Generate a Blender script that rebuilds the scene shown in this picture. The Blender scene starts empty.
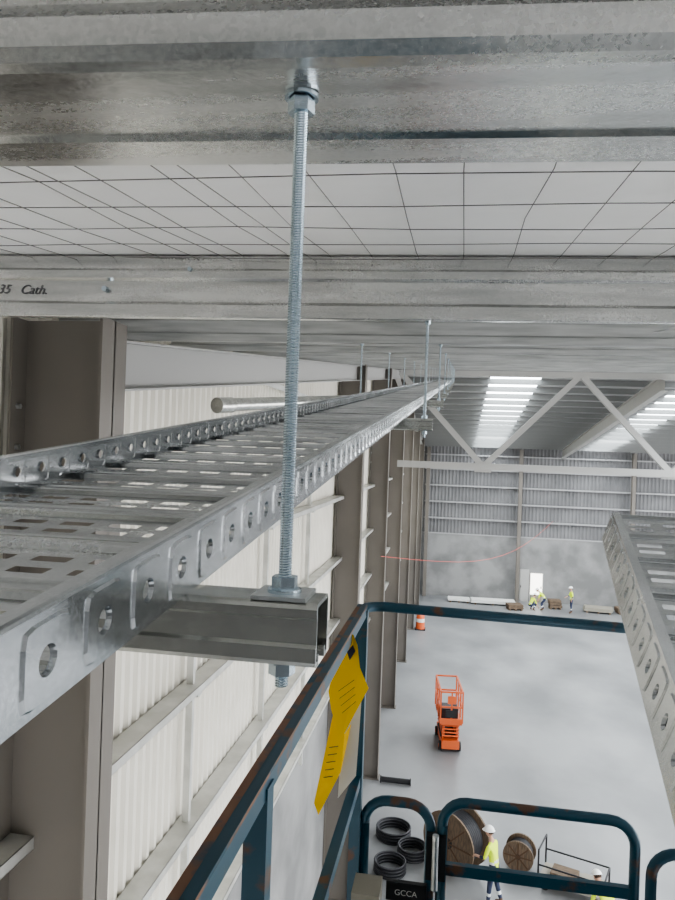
import bpy, math, random
from mathutils import Vector, Matrix
random.seed(4)
H=10.4
SL=0.11
YR=27.0; YF=52.0
COL=bpy.context.scene.collection
def roofz(y):
    return 0.45+SL*y if y<=YR else 0.45+SL*YR-SL*(y-YR)

# ---------------- materials ----------------
def mat(name,col,rough=.5,metal=0.0,nscale=None,ncol=None,stretch=(1,1,1),bump=0.0,bscale=None,detail=4,lo=.4,hi=.6,emit=None,es=0,vor=None,coord='Object',rvar=0,st2=(.5,9,9),vw=.25,bdist=.01):
    m=bpy.data.materials.new(name); m.use_nodes=True
    nt=m.node_tree; b=nt.nodes['Principled BSDF']
    b.inputs['Base Color'].default_value=(*col,1); b.inputs['Roughness'].default_value=rough; b.inputs['Metallic'].default_value=metal
    if emit: 
        b.inputs['Emission Color'].default_value=(*emit,1); b.inputs['Emission Strength'].default_value=es
    if nscale or bump:
        tc=nt.nodes.new('ShaderNodeTexCoord'); mp=nt.nodes.new('ShaderNodeMapping'); mp.inputs['Scale'].default_value=stretch
        nt.links.new(tc.outputs[coord],mp.inputs[0])
    if nscale:
        if vor:
            n=nt.nodes.new('ShaderNodeTexVoronoi'); n.inputs['Scale'].default_value=nscale; out=n.outputs['Color']
            sep=nt.nodes.new('ShaderNodeSeparateColor'); nt.links.new(out,sep.inputs[0]); out=sep.outputs[0]
            if vor!=1:
                n3=nt.nodes.new('ShaderNodeTexNoise'); n3.inputs['Scale'].default_value=vor; n3.inputs['Detail'].default_value=6
                mp2=nt.nodes.new('ShaderNodeMapping'); mp2.inputs['Scale'].default_value=st2; nt.links.new(tc.outputs[coord],mp2.inputs[0]); nt.links.new(mp2.outputs[0],n3.inputs['Vector'])
                mx=nt.nodes.new('ShaderNodeMath'); mx.operation='MULTIPLY_ADD'; mx.inputs[1].default_value=vw
                nt.links.new(out,mx.inputs[0])
                m3=nt.nodes.new('ShaderNodeMath'); m3.operation='MULTIPLY_ADD'; m3.inputs[1].default_value=1.9; m3.inputs[2].default_value=-.55; nt.links.new(n3.outputs['Fac'],m3.inputs[0]); nt.links.new(m3.outputs[0],mx.inputs[2]); out=mx.outputs[0]
        else:
            n=nt.nodes.new('ShaderNodeTexNoise'); n.inputs['Scale'].default_value=nscale; n.inputs['Detail'].default_value=detail; out=n.outputs['Fac']
        nt.links.new(mp.outputs[0],n.inputs['Vector'])
        r=nt.nodes.new('ShaderNodeValToRGB'); r.color_ramp.elements[0].position=lo; r.color_ramp.elements[1].position=hi
        r.color_ramp.elements[0].color=(*col,1); r.color_ramp.elements[1].color=(*ncol,1)
        nt.links.new(out,r.inputs[0]); nt.links.new(r.outputs[0],b.inputs['Base Color'])
        if rvar:
            mr=nt.nodes.new('ShaderNodeMapRange'); mr.inputs['To Min'].default_value=rough-rvar; mr.inputs['To Max'].default_value=rough+rvar
            nt.links.new(out,mr.inputs['Value']); nt.links.new(mr.outputs[0],b.inputs['Roughness'])
    if bump:
        n2=nt.nodes.new('ShaderNodeTexNoise'); n2.inputs['Scale'].default_value=bscale or 20; n2.inputs['Detail'].default_value=3
        nt.links.new(mp.outputs[0],n2.inputs['Vector'])
        bp=nt.nodes.new('ShaderNodeBump'); bp.inputs['Strength'].default_value=bump; bp.inputs['Distance'].default_value=bdist
        nt.links.new(n2.outputs['Fac'],bp.inputs['Height']); nt.links.new(bp.outputs[0],b.inputs['Normal'])
    return m
M={}
M['galv']=mat('galvanised_steel',(.56,.58,.58),.33,.9,90,(.66,.68,.68),vor=1,lo=.0,hi=1.0)
M['galv_tray']=mat('galvanised_tray',(.38,.40,.41),.22,.95,420,(.76,.78,.79),vor=3.5,lo=.1,hi=1.0,st2=(5,1.2,5),vw=.2,rvar=.07,bump=.25,bscale=30,bdist=.001)
M['tray_base_shaded']=mat('galvanised_tray_base_shaded',(.34,.355,.36),.24,.95,420,(.68,.70,.71),vor=3.5,lo=.1,hi=1.0,st2=(1.2,6,5),vw=.2,rvar=.07,bump=.2,bscale=30,bdist=.001)  # tray steel again, coloured darker to paint in the shade inside the tray
M['purlin']=mat('galvanised_purlin',(.46,.465,.455),.25,.9,330,(.82,.82,.80),vor=2.2,lo=.1,hi=.9,bump=.04,bscale=45,rvar=.08)
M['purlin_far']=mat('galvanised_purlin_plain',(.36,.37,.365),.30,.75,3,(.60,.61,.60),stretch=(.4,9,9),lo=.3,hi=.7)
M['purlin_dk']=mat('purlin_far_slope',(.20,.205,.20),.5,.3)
M['zinc']=mat('zinc_plated_rod',(.56,.65,.71),.22,1.0)
M['strut']=mat('strut_galvanised',(.38,.385,.36),.26,.9,160,(.58,.59,.56),vor=3,lo=.1,hi=.9)
M['blanket']=mat('roof_blanket',(.95,.94,.92),.8,0,1.2,(.98,.97,.96),bump=1.0,bscale=1.8,bdist=.03)
M['wire']=mat('mesh_wire',(.15,.14,.135),.6,.3)
M['roof_far']=mat('roof_sheet_far',(.34,.34,.34),.7,0,2,(.42,.42,.42))
M['sky']=mat('skylight_sheet',(.9,.93,.95),.5,0,emit=(.88,.95,1),es=12)
M['clad']=mat('cream_cladding',(.70,.67,.59),.55,0,1.5,(.75,.72,.64))
M['clad_g']=mat('grey_cladding',(.15,.15,.153),.6,0,.6,(.19,.19,.193))
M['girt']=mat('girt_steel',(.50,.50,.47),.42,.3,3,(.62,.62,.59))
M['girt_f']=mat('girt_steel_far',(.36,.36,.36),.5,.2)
M['col']=mat('column_paint',(.160,.145,.125),.5,0,.8,(.175,.158,.138))
M['white']=mat('truss_white_paint',(.42,.415,.40),.5)
M['conc']=mat('precast_concrete',(.18,.18,.178),.8,0,.6,(.28,.28,.275),detail=10,bump=.1)
M['floor']=mat('floor_concrete',(.17,.174,.177),.42,0,.30,(.28,.284,.287),detail=10,lo=.36,hi=.64,stretch=(1,.7,1))
M['blue']=mat('blue_lift_paint',(.018,.078,.118),.38,.1,11,(.13,.07,.045),lo=.60,hi=.66,detail=9)
M['rust']=mat('rusted_edge',(.24,.13,.08),.6,.1,14,(.04,.10,.14),lo=.5,hi=.62,detail=8)
M['black']=mat('black_plastic',(.015,.015,.017),.5)
M['rubber']=mat('tyre_rubber',(.03,.03,.03),.8)
M['orange']=mat('orange_paint',(.60,.12,.035),.5)
M['yellow']=mat('yellow_tag_card',(1.0,.62,.0),.6)
M['paper']=mat('white_paper',(.7,.7,.67),.7)
M['ink']=mat('ink',(.03,.03,.05),.7)
M['marker']=mat('marker_pen',(.16,.16,.17),.7)
M['hivis']=mat('hivis_yellow',(.72,.90,.05),.7)
M['refl']=mat('reflective_tape',(.75,.76,.75),.35,.3)
M['navy']=mat('navy_workwear',(.03,.04,.08),.8)
M['skin']=mat('skin',(.55,.33,.24),.6)
M['boot']=mat('boot_leather',(.10,.055,.03),.7)
M['helmet']=mat('hard_hat_white',(.88,.88,.86),.35)
M['hair']=mat('hair_brown',(.05,.03,.02),.8)
M['wood']=mat('reel_timber',(.11,.08,.055),.75,0,6,(.17,.12,.08),stretch=(1,6,1))
M['cable']=mat('black_cable',(.03,.03,.035),.5)
M['beige']=mat('beige_box',(.30,.28,.23),.6)
M['glass']=mat('door_daylight',(.9,.9,.85),.4,0,emit=(1,.96,.85),es=3)
M['red']=mat('red_string',(.55,.07,.05),.6)
# ---------------- mesh builder ----------------
class MB:
    def __init__(s): s.v=[];s.f=[];s.m=[];s.mats=[];s.sm=[]
    def mi(s,k):
        if k not in s.mats: s.mats.append(k)
        return s.mats.index(k)
    def add(s,vs,fs,k,smooth=False):
        o=len(s.v); s.v+= [tuple(p) for p in vs]; i=s.mi(k)
        for f in fs: s.f.append([o+a for a in f]); s.m.append(i); s.sm.append(smooth)
    def box(s,a,b,k,T=None):
        x0,y0,z0=a;x1,y1,z1=b
        vs=[Vector(p) for p in [(x0,y0,z0),(x1,y0,z0),(x1,y1,z0),(x0,y1,z0),(x0,y0,z1),(x1,y0,z1),(x1,y1,z1),(x0,y1,z1)]]
        if T: vs=[T@p for p in vs]
        s.add(vs,[(0,3,2,1),(4,5,6,7),(0,1,5,4),(1,2,6,5),(2,3,7,6),(3,0,4,7)],k)
    def beam(s,p,q,w,h,k,up=(0,0,1)):
        p=Vector(p);q=Vector(q);d=(q-p).normalized();up=Vector(up)
        if abs(d.dot(up))>.98: up=Vector((0,1,0))
        r=d.cross(up).normalized()*w/2;u=r.cross(d).normalized()*h/2
        vs=[p-r-u,p+r-u,p+r+u,p-r+u,q-r-u,q+r-u,q+r+u,q-r+u]
        s.add(vs,[(0,1,2,3),(7,6,5,4),(0,4,5,1),(1,5,6,2),(2,6,7,3),(3,7,4,0)],k)
    def tube(s,pts,r,k,seg=10,caps=True,smooth=True):
        pts=[Vector(p) for p in pts]; n=len(pts)
        rr=r if isinstance(r,(list,tuple)) else [r]*n
        rings=[];prev=None
        for i,p in enumerate(pts):
            d=(pts[min(i+1,n-1)]-pts[max(i-1,0)]).normalized()
            if prev is None:
                a=Vector((0,0,1)) if abs(d.z)<.9 else Vector((1,0,0))
                nrm=d.cross(a).normalized()
            else:
                nrm=(prev-d*prev.dot(d)).normalized()
            prev=nrm; bb=d.cross(nrm)
            rings+= [p+(nrm*math.cos(2*math.pi*j/seg)+bb*math.sin(2*math.pi*j/seg))*rr[i] for j in range(seg)]
        fs=[]
        for i in range(n-1):
            for j in range(seg):
                fs.append((i*seg+j,i*seg+(j+1)%seg,(i+1)*seg+(j+1)%seg,(i+1)*seg+j))
        s.add(rings,fs,k,smooth)
        if caps:
            s.add(rings[:seg],[tuple(range(seg))[::-1]],k); s.add(rings[-seg:],[tuple(range(seg))],k)
    def prism(s,poly,c,axis,h,k):
        n=len(poly); vs=[(c[0]+x,c[1]+y,c[2]) for x,y in poly]+[(c[0]+x,c[1]+y,c[2]+h) for x,y in poly]
        s.add(vs,[tuple(range(n))[::-1],tuple(range(n,2*n))]+[(i,(i+1)%n,n+(i+1)%n,n+i) for i in range(n)],k)
    def sphere(s,c,r,k,T=None,nu=14,nv=9,zmin=-1,shape=None):
        vs=[];fs=[]
        t0=math.acos(max(-1,zmin))
        for i in range(nv+1):
            t=t0*i/nv
            for j in range(nu):
                p=2*math.pi*j/nu
                q=Vector((math.sin(t)*math.cos(p)*r[0],math.sin(t)*math.sin(p)*r[1],math.cos(t)*r[2]))
                if shape: q=shape(q)
                q=q+Vector(c)
                if T: q=T@q
                vs.append(q)
        for i in range(nv):
            for j in range(nu):
                fs.append((i*nu+j,(i+1)*nu+j,(i+1)*nu+(j+1)%nu,i*nu+(j+1)%nu))
        s.add(vs,fs,k,True)
    def extr(s,prof,x0,x1,k,skew=0,closed=False,slope=None,yr=0):
        n=len(prof);vs=[]
        for x in (x0,x1):
            for (y,z) in prof:
                yy=y+skew*x; vs.append((x,yy,z+(slope(yy) if slope else 0)))
        m=n if closed else n-1
        s.add(vs,[(i,(i+1)%n,n+(i+1)%n,n+i) for i in range(m)],k)
    def build(s,name,parent=None,loc=None):
        me=bpy.data.meshes.new(name); me.from_pydata(s.v,[],s.f)
        for k in s.mats: me.materials.append(M[k])
        me.polygons.foreach_set('material_index',s.m); me.polygons.foreach_set('use_smooth',s.sm); me.update()
        o=bpy.data.objects.new(name,me); COL.objects.link(o)
        if parent: o.parent=parent
        if loc: o.location=loc
        return o
def empty(name,loc=(0,0,0),rz=0):
    e=bpy.data.objects.new(name,None); COL.objects.link(e); e.location=loc; e.rotation_euler=(0,0,rz); e.empty_display_size=.2
    return e

# ---------------- shell ----------------
XL=-2.75; XR=32
b=MB(); b.box((XL-.3,-14,-H-.3),(XR,YF+.3,-H),'floor'); b.build('floor')
b=MB()
for (y0,y1,k) in ((-3.5,YR,'blanket'),(YR,YF+.2,'roof_far')):
    b.add([(XL,y0,roofz(y0)),(XR,y0,roofz(y0)),(XR,y1,roofz(y1)),(XL,y1,roofz(y1)),
           (XL,y0,roofz(y0)+.12),(XR,y0,roofz(y0)+.12),(XR,y1,roofz(y1)+.12),(XL,y1,roofz(y1)+.12)],
          [(0,1,2,3),(7,6,5,4),(0,4,5,1),(3,2,6,7),(0,3,7,4),(1,5,6,2)],k)
b.build('ceiling')
wi=1
for (xa,xb,y0,y1) in ((1.3,3.3,YR+1.5,YF-.8),(8.9,10.7,YR+1.5,YF-.8),(16.4,18.2,YR+1.5,YF-.8),(24,25.8,YR+1.5,YF-.8),(8.9,10.7,1,YR-1.5),(16.4,18.2,1,YR-1.5),(24,25.8,1,YR-1.5)):
    b=MB()
    b.add([(xa,y0,roofz(y0)-.01),(xb,y0,roofz(y0)-.01),(xb,y1,roofz(y1)-.01),(xa,y1,roofz(y1)-.01)],[(0,1,2,3)],'sky')
    b.build('window_%d'%wi); wi+=1
# left wall
b=MB()
ZC=-5.8
y=-3.5; vs=[]
while y<YF:
    for dy,dx in ((0,0),(.05,0),(.08,.032),(.13,.032)):
        yy=y+dy; vs.append((XL+.0+dx,yy,ZC)); vs.append((XL+dx,yy,roofz(yy)))
    y+=.16
n=len(vs)//2
b.add(vs,[(2*i,2*i+2,2*i+3,2*i+1) for i in range(n-1)],'clad')
b.box((XL-.12,-3.5,-H),(XL+.06,YF,ZC),'conc')
b.build('wall_left')
# added unseen rear wall, darkens reflections in the steel; open below for light
b=MB(); vs=[]; x=XL
while x<XR:
    for dx,dy in ((0,0),(.1,0),(.14,.03),(.2,.03)):
        vs.append((x+dx,-3.5+dy,-3.4)); vs.append((x+dx,-3.5+dy,roofz(-3.5)))
    x+=.25
n=len(vs)//2
b.add(vs,[(2*i+1,2*i+3,2*i+2,2*i) for i in range(n-1)],'clad_g')
for xx in (XL,5,13,21,29): b.box((xx,-3.65,-H),(xx+1.2,-3.45,-3.4),'conc')
b.build('wall_rear_blocker')
# far wall
b=MB(); vs=[]; x=XL
while x<XR:
    for dx,dy in ((0,0),(.1,0),(.14,-.03),(.2,-.03)):
        vs.append((x+dx,YF+dy,ZC)); vs.append((x+dx,YF+dy,roofz(YF)))
    x+=.25
n=len(vs)//2
b.add(vs,[(2*i,2*i+2,2*i+3,2*i+1) for i in range(n-1)],'clad_g')
b.box((XL,YF-.1,-H),(XR,YF+.15,ZC),'conc')
b.build('wall_far')
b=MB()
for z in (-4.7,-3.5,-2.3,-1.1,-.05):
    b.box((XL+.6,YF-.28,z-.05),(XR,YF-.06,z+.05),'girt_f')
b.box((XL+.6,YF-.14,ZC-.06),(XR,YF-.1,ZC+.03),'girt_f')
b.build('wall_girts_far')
b=MB()
for x in (-1.9,4.66,12.3,20,27):
    for s_ in (-.28,.28):
        b.box((x-.12,YF-.52+s_*.6-.015,-H),(x+.12,YF-.52+s_*.6+.015,roofz(YF)-.2),'col')
    b.box((x-.01,YF-.69,-H),(x+.01,YF-.35,roofz(YF)-.2),'col')
b.build('wind_posts')
# left girts
b=MB()
z=-1.05
zs=[]
while z>ZC:
    zs.append(z); z-=1.42
for z in zs:
    x0,x1=XL+.04,XL+.25
    b.box((x0,-3,z),(x1,YF-.5,z+.004),'girt'); b.box((x1-.004,-3,z-.075),(x1,YF-.5,z+.004),'girt')
    b.box((x0,-3,z-.075),(x1,YF-.5,z-.071),'girt')
for z in (.9,):
    b.box((XL+.04,8,z),(XL+.25,24,z+.004),'girt'); b.box((XL+.246,8,z-.075),(XL+.25,24,z),'girt')
for yy in (6.9,9.7,12.6,18.6,25.2):
    b.box((XL+.10,yy-.03,ZC),(XL+.17,yy+.03,-.2),'girt')
for yy in (6.9,9.7,12.6,18.6,25.2):
    for z in zs: b.box((XL+.06,yy-.06,z-.11),(XL+.24,yy+.06,z-.08),'girt')
b.build('wall_girts_left')
for yc in (4.0,16.0,22.3,28.6,35,41.5,47.5):
    b=MB(); xi,xo=-2.08,-2.68; top=roofz(yc)-.15
    b.box((xi-.018,yc-.155,-H),(xi,yc+.155,top),'col'); b.box((xo,yc-.155,-H),(xo+.018,yc+.155,top),'col')
    b.box((xo,yc-.007,-H),(xi,yc+.007,top),'col')
    b.box((xo-.02,yc-.2,-H),(xi+.05,yc+.2,-H+.03),'col')
    for zz in (-.05,-.35,.2):
        for dy in (-.09,):
            b.tube([(xo+.018,yc+dy,zz),(xo+.04,yc+dy,zz)],.018,'galv',6)
    b.build('steel_column')
def rafter(name,x,y0,y1,drop,dep,fw,k):
    b=MB()
    def quad(xa,xb,za,zb):
        vs=[]
        for yy in (y0,y1):
            z=roofz(yy)-drop
            vs+=[(xa,yy,z+za),(xb,yy,z+za),(xb,yy,z+zb),(xa,yy,z+zb)]
        b.add(vs,[(3,2,1,0),(4,5,6,7),(0,1,5,4),(1,2,6,5),(2,3,7,6),(3,0,4,7)],k)
    quad(x-fw/2,x+fw/2,-.015,0); quad(x-fw/2,x+fw/2,-dep,-dep+.015); quad(x-.006,x+.006,-dep,0)
    return b.build(name)
rafter('rafter_beam',-2.3,4.17,YR,.25,.34,.2,'white')
rafter('rafter_beam',-2.3,YR,YF-.8,.25,.34,.2,'white')
rafter('rafter_beam',7.4,YR,YF-.8,.26,.6,.25,'white')
rafter('rafter_beam',7.4,-3,YR-1.5,.26,.6,.25,'white')
rafter('rafter_beam',20,YR,YF-.8,.26,.6,.25,'white')
# ridge truss
b=MB(); yt=25.9; zb=-.42; ztp=2.95
b.beam((-2.1,yt,zb),(26.4,yt,zb),.2,.24,'white'); b.beam((-2.1,yt,ztp),(26.4,yt,ztp),.2,.2,'white')
nodes=[-2.1,1.0,4.3,7.4,10.6,13.8,17,20.1,23.3,26.4]
for i in range(len(nodes)-1):
    za,zc=(ztp,zb) if i%2==0 else (zb,ztp)
    b.beam((nodes[i],yt,za),(nodes[i+1],yt,zc),.18,.2,'white')
for i,x in enumerate(nodes[1:-1]):
    zz=zb if i%2==0 else ztp
    b.box((x-.3,yt-.02,zz-.2),(x+.3,yt+.02,zz+.2),'white')
b.build('ridge_truss')

# ---------------- purlins ----------------
SK=.085
def cee(z0,z1,y,fl=.075,d=1):
    return [(y+fl,z0+.02),(y+fl,z0),(y+.004,z0),(y,z0+.004),(y,z0+.05),(y+.012,z0+.062),(y+.012,z1-.10),(y,z1-.088),(y,z1-.06),(y+.014,z1-.05),(y+.014,z1-.004),(y+fl,z1-.002)]
slope=lambda yy: SL*yy
b=MB()
prof=[(.685,.232),(.685,.206),(.612,.205),(.606,.209),(.546,.209),(.540,.205),(.468,.205),(.455,.2065),(.447,.214),(.444,.232),(.452,.244),(.452,.262),(.440,.274),(.440,.33),(.45,.34),(.45,.445)]
b.extr(prof,XL,5,'purlin',skew=SK,slope=slope)
b.build('roof_purlin')
b=MB(); b.extr(cee(.205,.445,2.62),XL,14,'purlin',skew=SK,slope=slope)
o=b.build('roof_purlin')
ys=[4.6,6.5,8.4,10.3,12.2,14.1,16,17.9,19.8,21.7,23.6]
for i,y in enumerate(ys):
    b=MB(); b.extr(cee(.205,.445,y),XL,min(XR,14+i*2),'purlin_far',skew=SK*max(0,(1-y/26)),slope=slope); b.build('roof_purlin')
y=YR+.8
while y<YF-.3:
    z=roofz(y)
    prof=[(y+.08,z-.22),(y+.08,z-.24),(y,z-.24),(y,z-.01),(y+.08,z-.005)]
    bb=MB(); bb.extr(prof,XL,XR,'purlin_dk'); bb.build('roof_purlin')
    y+=1.55
b=MB()
for x in (1.2,4.0):
    b.add([(x,2.7,.30+SL*2.7),(x+.05,2.7,.30+SL*2.7),(x+.05,24,.30+SL*24),(x,24,.30+SL*24)],[(0,1,2,3)],'purlin_far')
b.build('purlin_bridging')
b=MB()
for x in (1.05,-1.35):
    yy=2.62+SK*x
    b.tube([(x,yy+.012,.30+SL*2.62),(x,yy-.012,.30+SL*2.62)],.011,'zinc',6,smooth=False)
for x in (-1.02,):
    yy=2.62+SK*x
    b.tube([(x,yy+.012,.38+SL*2.62),(x,yy-.01,.38+SL*2.62)],.009,'zinc',6,smooth=False)
b.build('purlin_bolts')
cu=bpy.data.curves.new('marker_writing','FONT'); cu.body='35   Cath.'; cu.size=.05; cu.shear=.4
cu.materials.append(M['marker'])
to=bpy.data.objects.new('marker_writing',cu); COL.objects.link(to)
yw=2.625+SK*-1.75
to.location=(-1.79,yw,.285+SL*2.62-.006); to.rotation_euler=(math.radians(90),0,math.atan(SK))
# safety mesh
b=MB()
def wire(p,q,r=.0014,sag=.014):
    n=max(2,int((Vector(q)-Vector(p)).length/.5)); pts=[]
    for i in range(n+1):
        t=i/n; v=Vector(p).lerp(Vector(q),t); v.z-=sag*random.random(); v.x+=random.uniform(-.008,.008); v.y+=random.uniform(-.006,.006); pts.append(v)
    b.tube(pts,r,'wire',4,False)
x=XL+.1
while x<5:
    wire((x+random.uniform(-.01,.01),-.5,roofz(-.5)-.008),(x,9,roofz(9)-.008)); x+=.166
y=.1
while y<9:
    wire((XL,y-.03*2.7,roofz(y)-.01),(5,y+.06*5,roofz(y)-.01)); y+=.27
x=-.93
for dx in (0,.33):
    wire((x+dx,.6,roofz(.6)-.02),(x+dx+.10,4,roofz(4)-.02))
b.build('roof_safety_mesh')

# ---------------- cable tray ----------------
def tray(name,O,L,W,Hh,length,width,ht=.048,detail_len=99,k='galv_tray'):
    O=Vector(O);L=Vector(L);W=Vector(W);Hh=Vector(Hh)
    b=MB(); P=lambda s,w,h:O+L*s+W*w+Hh*h
    cell=.055; n=int(length/cell)
    N=24
    sq=[];ci=[];rq=[]
    for j in range(N):
        a=2*math.pi*j/N; c,s=math.cos(a),math.sin(a); m=max(abs(c),abs(s)); sq.append((c/m,s/m)); ci.append((c,s))
        m2=(abs(c)**8+abs(s)**8)**(1/8); rq.append((c/m2,s/m2))
    for side,(w0,sg) in enumerate(((0,-1),(width,1))):
        for i in range(n):
            sc=(i+.5)*cell
            if sc<detail_len:
                loops=[]
                for (fs,fh,off,src) in ((.5*cell,.5*ht,0,sq),(.36*cell,.42*ht,0,rq),(.33*cell,.39*ht,.0016,rq),(.0078,.0078,.0016,ci),(.0066,.0066,-.0016,ci)):
                    loops.append([P(sc+c*fs,w0+sg*off,ht/2+s*fh) for c,s in src])
                for q in range(4):
                    vs=loops[q]+loops[q+1]
                    b.add(vs,[(j,(j+1)%N,N+(j+1)%N,N+j) for j in range(N)],k)
            else:
                hs=cell/2; b.add([P(sc-hs,w0,0),P(sc+hs,w0,0),P(sc+hs,w0,ht),P(sc-hs,w0,ht)],[(0,1,2,3)],k)
        e=n*cell; i_=-sg
        prof=[(0,ht),(i_*.0008,ht+.0018),(i_*.003,ht+.0027),(i_*.012,ht+.0027),(i_*.0145,ht+.001),(i_*.015,ht-.006)]
        vs=[]
        for s_ in (0,e):
            vs+=[P(s_,w0+w,h) for w,h in prof]
        m=len(prof); b.add(vs,[(j,j+1,m+j+1,m+j) for j in range(m-1)],k)
        b.add([P(0,w0,0),P(e,w0,0),P(e,w0+i_*.012,0),P(0,w0+i_*.012,0)],[(0,1,2,3)],k)
    # corrugated base: pressed ridges with rows of slots between them
    per=.130; e=n*cell; m=int(e/per); zf=.003; rh=.0055; kb='tray_base_shaded'
    cols=[]; pitch=(width-.020)/7
    for i in range(7):
        cols.append((i*pitch,.020+i*pitch,False)); cols.append((.020+i*pitch,(i+1)*pitch,True))
    cols.append((width-.020,width,False))
    for i in range(m):
        s0=i*per
        pr=[(0,zf)]
        for (u,h) in ((.002,zf),(.005,zf+rh*.8),(.008,zf+rh),(.019,zf+rh),(.022,zf+rh*.8),(.025,zf+rh*.3),(.028,zf+rh*.8),(.031,zf+rh),(.042,zf+rh),(.045,zf+rh*.8),(.048,zf)):
            pr.append((u,h))
        q=len(pr)
        vs=[P(s0+a,0,h) for a,h in pr]+[P(s0+a,width,h) for a,h in pr]
        b.add(vs,[(j,j+1,q+j+1,q+j) for j in range(q-1)],kb)
        if s0<detail_len*1.2:
            for (a,c,hole) in ((.048,.062,0),(.062,.077,1),(.077,.095,0),(.095,.110,1),(.110,.130,0)):
                if not hole:
                    b.add([P(s0+a,0,zf),P(s0+c,0,zf),P(s0+c,width,zf),P(s0+a,width,zf)],[(0,1,2,3)],kb)
                else:
                    for (wa,wb,h) in cols:
                        if not h: b.add([P(s0+a,wa,zf),P(s0+c,wa,zf),P(s0+c,wb,zf),P(s0+a,wb,zf)],[(0,1,2,3)],kb)
        else:
            b.add([P(s0+.048,0,zf),P(s0+per,0,zf),P(s0+per,width,zf),P(s0+.048,width,zf)],[(0,1,2,3)],kb)
    return b.build(name)
y0=-.6
tray('cable_tray',(-.19,y0,-.163+SL*y0),(0,1,SL),(-1,0,0),(0,0,1),26.2,.39,detail_len=11)
# second loose tray, laid upside down
d=Vector((.126,1,.158)).normalized()
dn=-d
th=math.radians(0)
side=Vector((1,-.126,0)).normalized()
upv=side.cross(d).normalized()
Wv=(side*math.cos(th)-upv*math.sin(th))
Hr=(upv*math.cos(math.radians(18))+side*math.sin(math.radians(18)))
top=Vector((.280,1.314,-.094))
tray('cable_tray',top,dn,Wv,-Hr,1.25,.40,ht=.052)

# ---------------- hangers ----------------
def hexnut(b,c,af,h,k='zinc',rot=0):
    r=af/math.sqrt(3)
    b.prism([(r*math.cos(math.radians(60*i)+rot),r*math.sin(math.radians(60*i)+rot)) for i in range(6)],c,2,h,k)
def disc(b,c,r,h,k='zinc',n=24):
    b.prism([(r*math.cos(2*math.pi*i/n),r*math.sin(2*math.pi*i/n)) for i in range(n)],c,2,h,k)
RX,RY=-.12,.5
zt=.206+SL*RY; zs=-.163+SL*RY
def threaded(b,x,y,z0,z1,r=.0051,pitch=.0019,k='zinc'):
    seg=18; sub=6; n=int((z1-z0)/(pitch/sub)); vs=[];fs=[]
    for i in range(n+1):
        z=z0+i*pitch/sub
        for j in range(seg):
            a=j/seg; ph=(z/pitch-a)%1.0; t=abs(ph-.5)*2
            rr=r*(0.86+.14*t)
            vs.append((x+rr*math.cos(2*math.pi*a),y+rr*math.sin(2*math.pi*a),z))
    for i in range(n):
        for j in range(seg):
            fs.append((i*seg+j,i*seg+(j+1)%seg,(i+1)*seg+(j+1)%seg,(i+1)*seg+j))
    b.add(vs,fs,k,False); b.add(vs[:seg],[tuple(range(seg))[::-1]],k)
def channel(b,x0,x1,yc,ztop,w=.045,h=.045,k='strut'):
    t=.003; hw=w/2
    o=[(-hw+.012,-h+.0),(-hw+.012,-h+.008),(-hw+.009,-h+.008),(-hw+.009,-h+.003),(-hw+.004,-h+.004),(-hw+.004,-t),(hw-.003,-t),(hw-.003,-h+.003),(hw-.009,-h+.003),(hw-.009,-h+.008),(hw-.012,-h+.008),(hw-.012,-h),(hw-.003,-h),(hw,-h+.003),(hw,-.004),(hw-.004,0),(-hw+.004,0),(-hw+.001,-.0012),(-hw,-.004),(-hw,-h*.22),(-hw+.0022,-h*.27),(-hw+.0022,-h*.64),(-hw,-h*.69),(-hw,-h+.004),(-hw+.0012,-h+.001),(-hw+.004,-h)]
    n=len(o); vs=[(x0,yc+a,ztop+c) for a,c in o]+[(x1,yc+a,ztop+c) for a,c in o]
    fs=[(i,(i+1)%n,n+(i+1)%n,n+i) for i in range(n)]+[tuple(range(n))[::-1],tuple(range(n,2*n))]
    b.add(vs,fs,k)
e=empty('trapeze_hanger')
b=MB(); threaded(b,RX,RY,zs-.066,zt-.001)
hexnut(b,(RX,RY,zt-.016),.017,.010,rot=.2); disc(b,(RX,RY,zt-.005),.0125,.0025); 
disc(b,(RX,RY,zs+.003),.0125,.0025); hexnut(b,(RX,RY,zs+.0055),.017,.009,rot=.5)
hexnut(b,(RX,RY,zs-.057),.017,.009,rot=.3); disc(b,(RX,RY,zs-.048),.0125,.002)
b.build('threaded_rod',e)
b=MB(); channel(b,-.66,-.091,RY,zs); b.box((RX-.02,RY-.02,zs),(RX+.02,RY+.02,zs+.003),'galv')
b.build('strut_channel',e)
b=MB(); b.tube([(-.64,RY,zs-.07),(-.64,RY,zt)],.005,'zinc',10); hexnut(b,(-.64,RY,zt-.012),.017,.010); hexnut(b,(-.64,RY,zs),.017,.010); b.build('outer_rod',e)
for yy in [2.655,4.635,6.535,8.435,10.335,12.235,14.135,16.035,17.935,19.835,21.735,23.635]:
    e=empty('trapeze_hanger'); b=MB(); z_s=-.163+SL*yy; z_t=.206+SL*yy
    for x in (-.12,-.64):
        b.tube([(x,yy,z_s-.07),(x,yy,z_t)],.0055,'zinc',8)
        hexnut(b,(x,yy,z_t-.013),.019,.012); hexnut(b,(x,yy,z_s),.019,.012); hexnut(b,(x,yy,z_s-.057),.019,.01)
    b.build('rods',e)
    b=MB(); channel(b,-.68,-.088,yy,z_s); b.build('strut_channel',e)
b=MB(); b.tube([(-1.50,4.3,.26),(-.72,6.4,.48)],.045,'strut',14)
b.tube([(-1.51,4.27,.257),(-1.46,4.41,.27)],.052,'strut',14)
b.build('conduit_pipe')

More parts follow.
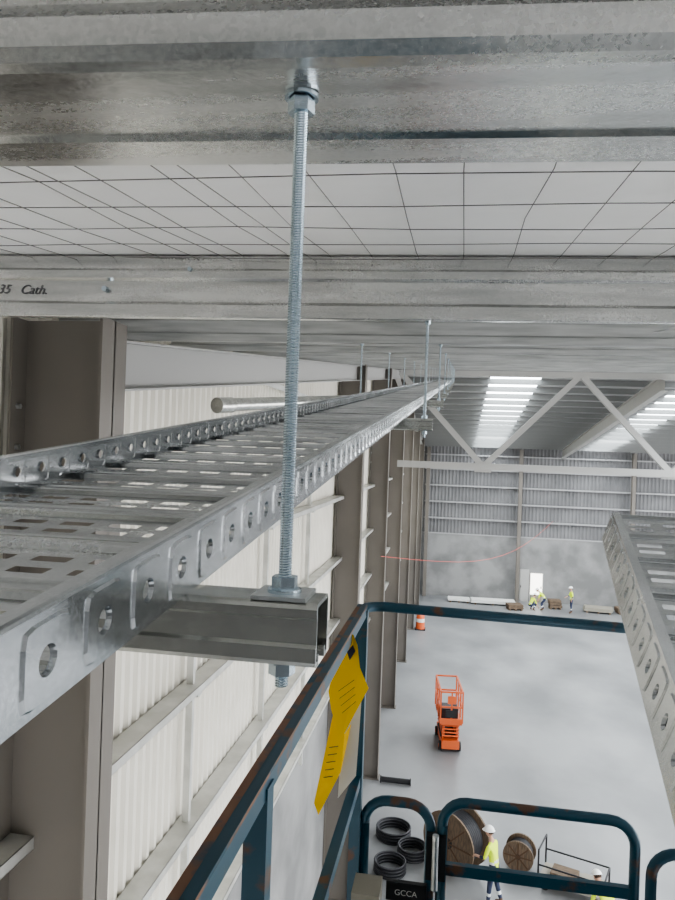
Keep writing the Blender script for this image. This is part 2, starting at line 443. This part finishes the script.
# ---------------- lift basket ----------------
e=empty('lift_basket')
def arc(c,r,a0,a1,ax,ay,n=6):
    c=Vector(c);ax=Vector(ax);ay=Vector(ay)
    return [c+ax*(r*math.cos(a0+(a1-a0)*i/n))+ay*(r*math.sin(a0+(a1-a0)*i/n)) for i in range(n+1)]
ZR=-.484
b=MB()
b.beam((-.262,-.5,ZR),(-.262,2.12,ZR),.028,.034,'blue')
b.add([(-.277,-.5,ZR+.0175),(-.264,-.5,ZR+.0176),(-.264,2.12,ZR+.0176),(-.277,2.12,ZR+.0175)],[(0,1,2,3)],'rust')
b.add([(-.2475,-.5,ZR+.0176),(-.2475,2.12,ZR+.0176),(-.2475,2.12,ZR+.012),(-.2475,-.5,ZR+.012)],[(0,1,2,3)],'rust')
b.tube(arc((-.20,2.12,ZR),.062,math.pi,math.pi/2,(1,0,0),(0,1,0))+[Vector((.9,2.10,ZR))]+arc((.9,2.04,ZR),.06,math.pi/2,0,(1,0,0),(0,1,0))+[Vector((.96,-.5,ZR))],.0155,'blue',12)
b.build('top_rail',e)
b=MB()
b.beam((-.262,-.5,-1.0),(-.262,2.15,-1.0),.026,.03,'blue')
for (x,y) in ((-.262,.98),(-.262,2.12),(.96,.98),(.96,2.05)):
    b.beam((x,y,ZR),(x,y,-1.62),.034,.034,'blue')
b.beam((.96,-.5,-1.0),(.96,2.1,-1.0),.026,.03,'blue')
b.build('posts',e)
def hoop(b,x0,x1,zt_,zb_,y,r=.0155,rad=.07):
    pts=[Vector((x0,y,zb_))]+[Vector((x0,y,zt_-rad))]+arc((x0+rad,y,zt_-rad),rad,math.pi,math.pi/2,(1,0,0),(0,0,1))+arc((x1-rad,y,zt_-rad),rad,math.pi/2,0,(1,0,0),(0,0,1))+[Vector((x1,y,zb_))]
    b.tube(pts,r,'blue',12)
b=MB()
hoop(b,-.235,-.035,-1.06,-1.6,2.13); hoop(b,.0,.545,-1.035,-1.6,2.12); hoop(b,.585,.93,-1.10,-1.6,2.1)
b.beam((0,2.12,-1.235),(.54,2.12,-1.235),.02,.032,'blue'); 
b.beam((0,2.12,-1.42),(.54,2.12,-1.42),.02,.03,'blue')
b.box((-.045,2.09,-1.26),(.012,2.15,-1.13),'black'); b.tube([(-.018,2.08,-1.28),(-.018,2.08,-1.12)],.010,'galv',10)
b.build('gate_hoops',e)
b=MB(); b.box((-.28,-.5,-1.66),(.98,2.16,-1.62),'blue'); b.build('platform',e)
b=MB(); b.box((-.25,1.98,-1.42),(-.17,2.08,-1.26),'beige'); b.box((-.24,1.975,-1.40),(-.18,1.98,-1.29),'paper'); b.build('control_box',e)
b=MB(); b.box((-.16,2.10,-1.34),(-.04,2.115,-1.285),'black'); b.build('name_plate',e)
cu=bpy.data.curves.new('plate_lettering','FONT'); cu.body='GCCA'; cu.size=.024; cu.materials.append(M['paper'])
t2=bpy.data.objects.new('plate_lettering',cu); COL.objects.link(t2); t2.location=(-.135,2.099,-1.322); t2.rotation_euler=(math.radians(90),0,0); t2.parent=e
# tags
e2=empty('yellow_safety_tag')
b=MB()
def poly(pts,k): b.add(pts,[tuple(range(len(pts)))],k)
yy=1.80
poly([(-.288,yy-.01,-.545),(-.246,yy+.0,-.475),(-.232,yy-.01,-.50),(-.222,yy-.02,-.555),(-.300,yy-.03,-.62)],'yellow')
poly([(-.300,yy-.03,-.62),(-.222,yy-.02,-.555),(-.198,yy-.02,-.605),(-.262,yy-.05,-.735),(-.290,yy-.04,-.66)],'yellow')
for i in range(4):
    z=-.61-.018*i; poly([(-.272+.004*i,yy-.048,z),(-.232+.002*i,yy-.046,z+.032),(-.232+.002*i,yy-.046,z+.0305),(-.272+.004*i,yy-.048,z-.0015)],'ink')
poly([(-.258,yy-.012,-.52),(-.243,yy-.012,-.50),(-.236,yy-.015,-.515),(-.25,yy-.015,-.54)],'ink')
b.build('tag_card',e2)
b=MB()
poly([(-.293,yy+.03,-.685),(-.262,yy+.02,-.745),(-.246,yy+.03,-.72),(-.268,yy+.02,-.845),(-.322,yy+.01,-.96),(-.335,yy+.01,-.93)],'yellow')
for i in range(5):
    z=-.78-.02*i; poly([(-.30-.003*i,yy+.012,z),(-.276-.003*i,yy+.012,z+.006),(-.276-.003*i,yy+.012,z+.004),(-.30-.003*i,yy+.012,z-.002)],'ink')
b.build('tag_card_lower',e2)
b=MB()
poly([(-.27,yy+.05,-.66),(-.222,yy+.04,-.65),(-.230,yy+.04,-.86),(-.278,yy+.05,-.93)],'paper')
b.build('paper_sheet',e2)

# ---------------- scissor lift ----------------
def scissor(name,loc,rz=0):
    e=empty(name,loc,rz); b=MB()
    w,l=.38,.9
    b.box((-w*.8,-l,.14),(w*.8,l,.42),'orange'); b.box((-w*.85,-l*.6,.42),(w*.85,l*.6,.5),'black')
    b.build('chassis',e); b=MB()
    for sx in (-1,1):
        for sy in (-1,1):
            b.tube([(sx*(w-.1),sy*l*.72,.16),(sx*w,sy*l*.72,.16)],.16,'rubber',20)
            b.tube([(sx*(w-.02),sy*l*.72,.16),(sx*(w+.01),sy*l*.72,.16)],.07,'orange',12)
    b.build('wheels',e); b=MB()
    for i in range(4):
        z=.48+i*.12
        for sx in (-.26,.26):
            b.beam((sx,-l*.85,z),(sx,l*.85,z+.11),.04,.06,'orange'); b.beam((sx*.85,l*.85,z),(sx*.85,-l*.85,z+.11),.04,.06,'orange')
    for z in (.55,.67,.79,.91):
        for yy in (-.78,.78): b.tube([(-.3,yy,z),(.3,yy,z)],.03,'orange',8)
    b.build('scissor_stack',e); b=MB()
    b.box((-w,-l,.98),(w,l,1.06),'orange')
    for zz in (1.6,2.12):
        for sx in (-1,1): b.beam((sx*w,-l,zz),(sx*w,l,zz),.05,.05,'orange')
        for sy in (-1,1): b.beam((-w,sy*l,zz),(w,sy*l,zz),.05,.05,'orange')
    for sx in (-1,1):
        for yy in (-l,-.3,.3,l): b.beam((sx*w,yy,1.05),(sx*w,yy,2.12),.05,.05,'orange')
    b.beam((0,-l,1.05),(0,-l,2.12),.05,.05,'orange')
    b.box((-w,-l-.02,1.06),(w,-l,1.2),'orange'); b.box((-.15,-l-.12,1.75),(.12,-l-.02,2.0),'orange'); b.box((-.2,-l-.05,1.25),(.1,-l-.03,1.5),'black')
    b.box((-w+.04,-.5,1.06),(w-.1,.1,1.4),'black')
    b.build('platform',e)
    return e
scissor('scissor_lift',(.07,25.6,-H),.12)
for (x,y) in ((-1.7,41.6),):
    b=MB(); b.box((-.3,-.3,0),(.3,.3,.06),'black'); b.tube([(0,0,.06),(0,0,.45)],[.27,.25],'orange',16); b.tube([(0,0,.45),(0,0,.65)],[.251,.241],'paper',16); b.tube([(0,0,.65),(0,0,.95),(0,0,1.0)],[.24,.22,.1],'orange',16)
    b.build('traffic_barrel',None,(x,y,-H))
b=MB(); pts=[(0,0,.08),(.9,0,.08)]
b.tube(pts,.085,'black',14); b.tube([(-.03,0,.08),(0,0,.08)],.11,'black',14); b.tube([(.9,0,.08),(.93,0,.08)],.11,'black',14)
b.build('drain_pipe',None,(-1.95,22.0,-H+.03))
def reel(name,loc,rz,R,W,flat=False,k='wood'):
    e=empty(name,loc,rz); b=MB()
    for s_ in (-1,1):
        b.tube([(s_*W/2,0,R),(s_*(W/2+.05),0,R)],R,k,28,smooth=False)
        b.tube([(s_*(W/2+.05),0,R),(s_*(W/2+.06),0,R)],R*.18,'black',14)
        for a in range(4):
            aa=a*math.pi/4
            b.beam((s_*(W/2+.055),-math.cos(aa)*R*.9,R-math.sin(aa)*R*.9),(s_*(W/2+.055),math.cos(aa)*R*.9,R+math.sin(aa)*R*.9),.012,.03,'boot')
    b.build('flanges',e); b=MB()
    n=9
    for i in range(n):
        x=-W/2+W*(i+.5)/n
        b.tube([(x+ -W/n*.45,0,R),(x,0,R),(x+W/n*.45,0,R)],[R*.72,R*.8,R*.72],'cable',24)
    b.build('wound_cable',e)
reel('cable_reel',(.35,17.9,-H),.95,.76,.62)
reel('cable_reel',(1.95,18.3,-H),1.3,.38,.35)
for (x,y,r) in ((-.6,16.2,.42),(-1.3,19.0,.45),(-1.25,17.4,.38),(-.75,18.2,.36)):
    b=MB()
    for i in range(7):
        rr=r-.03*(i%2); z=.03+.04*i
        b.tube([(rr*math.cos(t*math.pi/12),rr*math.sin(t*math.pi/12),z) for t in range(25)],.026,'cable',6,False)
    b.build('cable_coil',None,(x,y,-H))
# trolley
e=empty('flatbed_trolley',(3.15,17.6,-H),-.35); b=MB()
b.box((-.75,-.4,.22),(.75,.4,.27),'beige')
for sx in (-.6,.6):
    for sy in (-.32,.32): b.tube([(sx,sy-.03,.1),(sx,sy+.03,.1)],.1,'rubber',14); b.beam((sx,sy,.1),(sx,sy,.24),.04,.04,'black')
for (p,q) in (((-.75,-.4,.95),(-.75,.4,.95)),((-.75,-.4,.25),(-.75,-.4,.95)),((-.75,.4,.25),(-.75,.4,.95)),((-.75,-.4,.6),(.75,-.4,.6)),((.75,-.4,.25),(.75,-.4,.6)),((.75,.4,.25),(.75,.4,.6)),((-.75,.4,.6),(.75,.4,.6)),((.75,-.4,.6),(.75,.4,.6))):
    b.tube([p,q],.022,'black',8)
b.box((-.5,-.25,.27),(.1,.2,.42),'wood'); b.box((.2,-.2,.27),(.55,.25,.38),'beige')
b.build('trolley_frame',e)

def stack(name,loc,w,d,n,t,k,rz=0):
    b=MB()
    for i in range(n):
        ox=random.uniform(-.04,.04); b.box((-w/2+ox,-d/2,.12+i*t),(w/2+ox,d/2,.12+(i+.85)*t),k)
    for x in (-w*.4,0,w*.4): b.box((x-.05,-d/2,0),(x+.05,d/2,.12),'wood')
    o=b.build(name,None,loc); o.rotation_euler=(0,0,rz)
stack('plasterboard_stack',(2.9,50.2,-H),3.0,1.0,4,.05,'paper',.05)
stack('plasterboard_stack',(.6,50.3,-H),1.5,.9,3,.05,'paper',.0)
stack('timber_stack',(4.3,48.9,-H),1.0,.8,4,.07,'wood',.2)
stack('timber_stack',(9.9,49.9,-H),1.8,1.0,4,.06,'beige',-.1)
stack('timber_stack',(11.8,50.1,-H),1.4,.9,4,.07,'wood',.1)
stack('carton_stack',(7.1,50.1,-H),.8,.6,3,.18,'wood',.1)
b=MB(); b.box((5.55,YF-.16,-H),(6.5,YF-.11,-H+2.1),'white'); b.box((5.62,YF-.18,-H+.55),(6.43,YF-.16,-H+2.05),'glass'); b.box((5.62,YF-.18,-H+.02),(6.43,YF-.16,-H+.5),'beige'); b.box((6.32,YF-.22,-H+1.0),(6.38,YF-.18,-H+1.15),'black')
b.build('door_1')
b=MB(); b.box((4.85,YF-.16,-H),(5.5,YF-.11,-H+2.3),'white'); b.box((4.9,YF-.18,-H+.1),(5.45,YF-.16,-H+2.2),'white');b.box((4.92,YF-.22,-H+1.0),(4.97,YF-.18,-H+1.15),'black'); b.build('door_2')
b=MB(); pts=[]
for i in range(13):
    t=i/12; pts.append((-2.0+9*t,20+31.5*t,-3.0-1.5*t-1.2*math.sin(math.pi*t)))
b.tube(pts,.009,'red',5); b.build('red_string_line')

# ---------------- workers ----------------
def worker(name,loc,rz,pose):
    e=empty(name,loc,rz)
    J={}
    bend=pose.get('bend',0); ph=pose.get('pelvis',.95)
    pel=Vector((0,pose.get('py',0),ph))
    R=Matrix.Rotation(-bend,3,'X')
    def up(x,y,z): return pel+R@Vector((x,y,z))
    J['pel']=(pel,.125,.10); J['sp']=(up(0,.0,.2),.12,.095); J['ch']=(up(0,0,.40),.145,.11); J['nk']=(up(0,.0,.555),.052,.055); J['hd']=(up(0,.015,.64),.05,.05)
    armL=pose.get('arms',[((.24,.03,.24),(.22,.22,.13))]*2)
    E=[('pel','sp'),('sp','ch'),('ch','nk'),('nk','hd')]
    for i,sx in enumerate((-1,1)):
        n='LR'[i]
        J['sh'+n]=(up(sx*.17,0,.46),.06,.06)
        el,wr=armL[i]
        if pose.get('hang'):
            shp=J['sh'+n][0]
            J['el'+n]=(shp+Vector((sx*.05,el[1],-.29)),.043,.043); J['wr'+n]=(shp+Vector((sx*.0,wr[1],-.52)),.029,.029)
        else:
            J['el'+n]=(up(sx*el[0],el[1],el[2]),.043,.043); J['wr'+n]=(up(sx*wr[0],wr[1],wr[2]),.029,.029)
        dr=(J['wr'+n][0]-J['el'+n][0]).normalized()
        J['pm'+n]=(J['wr'+n][0]+dr*.08,.035,.022)
        J['hp'+n]=(pel+Vector((sx*.09,0,-.05)),.088,.088)
        kn=pose.get('knee',[(.1,.03,.50)]*2)[i]; an=pose.get('ankle',[(.11,-.02,.10)]*2)[i]
        J['kn'+n]=(Vector((sx*kn[0],kn[1],kn[2])),.062,.062); J['an'+n]=(Vector((sx*an[0],an[1],an[2])),.045,.045)
        J['to'+n]=(Vector((sx*(an[0]+.02),an[1]+.17,an[2]-.05)),.042,.035)
        E+=[('ch','sh'+n),('sh'+n,'el'+n),('el'+n,'wr'+n),('wr'+n,'pm'+n),('pel','hp'+n),('hp'+n,'kn'+n),('kn'+n,'an'+n),('an'+n,'to'+n)]
    keys=list(J); idx={k:i for i,k in enumerate(keys)}
    me=bpy.data.meshes.new('skel'); me.from_pydata([J[k][0] for k in keys],[(idx[a],idx[c]) for a,c in E],[])
    o=bpy.data.objects.new('skel',me); COL.objects.link(o)
    sk=o.modifiers.new('skin','SKIN'); sk.use_smooth_shade=True; sk.branch_smoothing=.3
    for k in keys:
        sv=me.skin_vertices[0].data[idx[k]]; sv.radius=(J[k][1],J[k][2]); sv.use_root=(k=='pel')
    ss=o.modifiers.new('sub','SUBSURF'); ss.levels=2; ss.render_levels=2
    dg=bpy.context.evaluated_depsgraph_get(); dg.update()
    m2=bpy.data.meshes.new_from_object(o.evaluated_get(dg)); 
    bpy.data.objects.remove(o)
    m2.materials.clear()
    for k in ['navy','hivis','refl','skin','boot']: m2.materials.append(M[k])
    segs=[(a,c,J[a][0],J[c][0]) for a,c in E]
    for p in m2.polygons:
        c=p.center; best=None
        for a,cc,pa,pb in segs:
            dd=pb-pa; t=max(0,min(1,(c-pa).dot(dd)/dd.length_squared)); q=(c-(pa+dd*t)).length - (J[a][1]*(1-t)+J[cc][1]*t)*.9
            if best is None or q<best[0]: best=(q,a,cc,t)
        _,a,cc,t=best
        if cc[:2] in('sp','ch','sh'): mi=1
        elif cc=='nk': mi=1 if t<.7 else 3
        elif cc=='hd': mi=3
        elif cc[:2]=='el': mi=1
        elif cc[:2]=='wr': mi=0 if t<.55 and pose.get('sleeve') else 3
        elif cc[:2]=='pm': mi=3
        elif cc[:2]=='to': mi=4
        else: mi=0
        if mi==1 and cc=='sp' and .3<t<.6: mi=2
        if cc[:2]=='an' and .45<t<.6: mi=2
        if cc[:2]=='an' and t>.8: mi=4
        p.material_index=mi; p.use_smooth=True
    bo=bpy.data.objects.new('body',m2); COL.objects.link(bo); bo.parent=e
    hc=up(0,.03,.73); tilt=bend*.55
    T=Matrix.Translation(hc)@Matrix.Rotation(-tilt,4,'X')@Matrix.Rotation(pose.get('turn',0),4,'Z')
    b=MB()
    def shp(q):
        if q.z<0: q=Vector((q.x*(1+q.z*2.2),q.y*(1+q.z*.8)+(-q.z)*.12,q.z))
        return q
    b.sphere((0,0,0),(.076,.095,.118),'skin',T,18,14,shape=shp)
    b.sphere((0,.098,-.02),(.013,.02,.024),'skin',T,8,6)
    for sx in (-1,1):
        b.sphere((sx*.078,-.005,-.015),(.01,.02,.03),'skin',T,8,6); b.sphere((sx*.03,.086,.006),(.012,.008,.008),'paper',T,8,6); b.sphere((sx*.03,.093,.006),(.005,.004,.005),'ink',T,6,4)
    b.box((-.024,.085,-.062),(.024,.094,-.054),'boot',T)
    b.sphere((0,-.022,.012),(.080,.088,.112),'hair',T,16,10,zmin=-.35)
    b.sphere((0,0,.035),(.105,.128,.11),'helmet',T,20,8,zmin=0)
    vs=[];n=20
    for j in range(n):
        a=2*math.pi*j/n; f=.045 if math.sin(a)>0 else .012
        vs.append(T@Vector((.104*math.cos(a),.127*math.sin(a),.04))); vs.append(T@Vector((.118*math.cos(a),(.130+f)*math.sin(a),.030)))
    b.add(vs,[(2*j,(2*j+2)%(2*n),(2*j+3)%(2*n),2*j+1) for j in range(n)],'helmet')
    b.build('head',e)
    b=MB()
    for i,n in enumerate('LR'):
        sx=(-1,1)[i]; pm=J['pm'+n][0]; dr=(pm-J['wr'+n][0]).normalized(); sd=Vector((1,0,0)); sd=(sd-dr*sd.dot(dr)).normalized(); dn_=dr.cross(sd)
        if dn_.z>0: dn_=-dn_
        for f,(off,ln) in enumerate(((-.027,.062),(-.009,.075),(.009,.080),(.027,.070))):
            p0=pm+sd*off*(-sx)+dr*(-.005); p1=p0+dr*ln*.5+dn_*.006; p2=p1+dr*ln*.3+dn_*.02; p3=p2+dr*ln*.12+dn_*.022
            b.tube([p0,p1,p2,p3],[.010,.009,.008,.006],'skin',7)
        p0=pm-dr*.055-sd*sx*.02; p1=p0+dr*.03-sd*sx*.028+dn_*.01; p2=p1+dr*.03-sd*sx*.004+dn_*.012
        b.tube([p0,p1,p2],[.012,.010,.008],'skin',7)
    b.build('fingers',e)
    return e
worker('construction_worker',(1.22,16.6,-H),math.radians(60),{'bend':.18,'arms':[((.24,.10,.22),(.16,.34,.20)),((.24,.06,.2),(.18,.28,.08))],'knee':[(.1,.06,.5),(.12,.0,.5)],'ankle':[(.12,.08,.10),(.13,-.14,.10)],'sleeve':1})
worker('construction_worker',(3.55,15.7,-H),math.radians(20),{'bend':1.0,'pelvis':.88,'py':-.15,'hang':1,'arms':[((0,.05,0),(0,.12,0))]*2,'knee':[(.12,.08,.48)]*2,'ankle':[(.13,-.02,.10)]*2})
worker('construction_worker',(8.0,48.9,-H),math.radians(100),{'bend':.05,'arms':[((.25,.0,.22),(.23,.08,.0)),((.24,.08,.2),(.18,.28,.14))],'knee':[(.1,.05,.5),(.12,.0,.5)],'ankle':[(.12,.03,.10),(.14,-.1,.10)],'sleeve':1})
cr={'bend':.55,'pelvis':.42,'py':-.22,'knee':[(.17,.20,.50)]*2,'ankle':[(.14,-.06,.10)]*2,'hang':1,'arms':[((0,.12,0),(0,.30,0))]*2}
worker('construction_worker',(5.5,49.0,-H),math.radians(-60),cr)
worker('construction_worker',(6.2,49.2,-H),math.radians(70),{'bend':.8,'pelvis':.85,'py':-.15,'hang':1,'arms':[((0,.05,0),(0,.15,0))]*2,'knee':[(.12,.1,.47)]*2,'ankle':[(.13,-.02,.10)]*2})

for o in bpy.data.objects:
    if o.parent is None: o.location.z+=H

# ---------------- camera ----------------
psi=math.atan(.1686); rho=.035
r0=Vector((math.cos(psi),math.sin(psi),0)); u0=Vector((0,0,1)); f0=Vector((-math.sin(psi),math.cos(psi),0))
cr_=r0*math.cos(rho)+u0*math.sin(rho); cu_=u0*math.cos(rho)-r0*math.sin(rho)
mw=Matrix((( cr_.x,cu_.x,-f0.x,0),(cr_.y,cu_.y,-f0.y,0),(cr_.z,cu_.z,-f0.z,H),(0,0,0,1)))
cd=bpy.data.cameras.new('camera'); cam=bpy.data.objects.new('camera',cd); COL.objects.link(cam); cam.matrix_world=mw
cd.sensor_fit='HORIZONTAL'; cd.sensor_width=36; cd.lens=700/675*36; cd.clip_start=.02; cd.clip_end=300
bpy.context.scene.camera=cam
# ---------------- light ----------------
w=bpy.data.worlds.new('world'); bpy.context.scene.world=w; w.use_nodes=True
bg=w.node_tree.nodes['Background']; bg.inputs[0].default_value=(.98,.98,1,1); bg.inputs[1].default_value=5.6
def area(name,loc,rot,sx,sy,e_,col=(1,1,1)):
    l=bpy.data.lights.new(name,'AREA'); l.shape='RECTANGLE'; l.size=sx; l.size_y=sy; l.energy=e_; l.color=col
    o=bpy.data.objects.new(name,l); COL.objects.link(o); o.location=loc; o.rotation_euler=rot
area('skylight_daylight',(2.3,38,H+1.2),(0,0,0),1.8,20,700,(.95,.98,1))
area('skylight_daylight',(9.8,38,H+1.2),(0,0,0),1.8,20,700,(.95,.98,1))
area('skylight_daylight',(9.8,14,H+1.2),(0,0,0),1.8,20,700,(.95,.98,1))
try: bpy.context.scene.view_settings.look='AgX - Medium High Contrast'
except Exception: pass
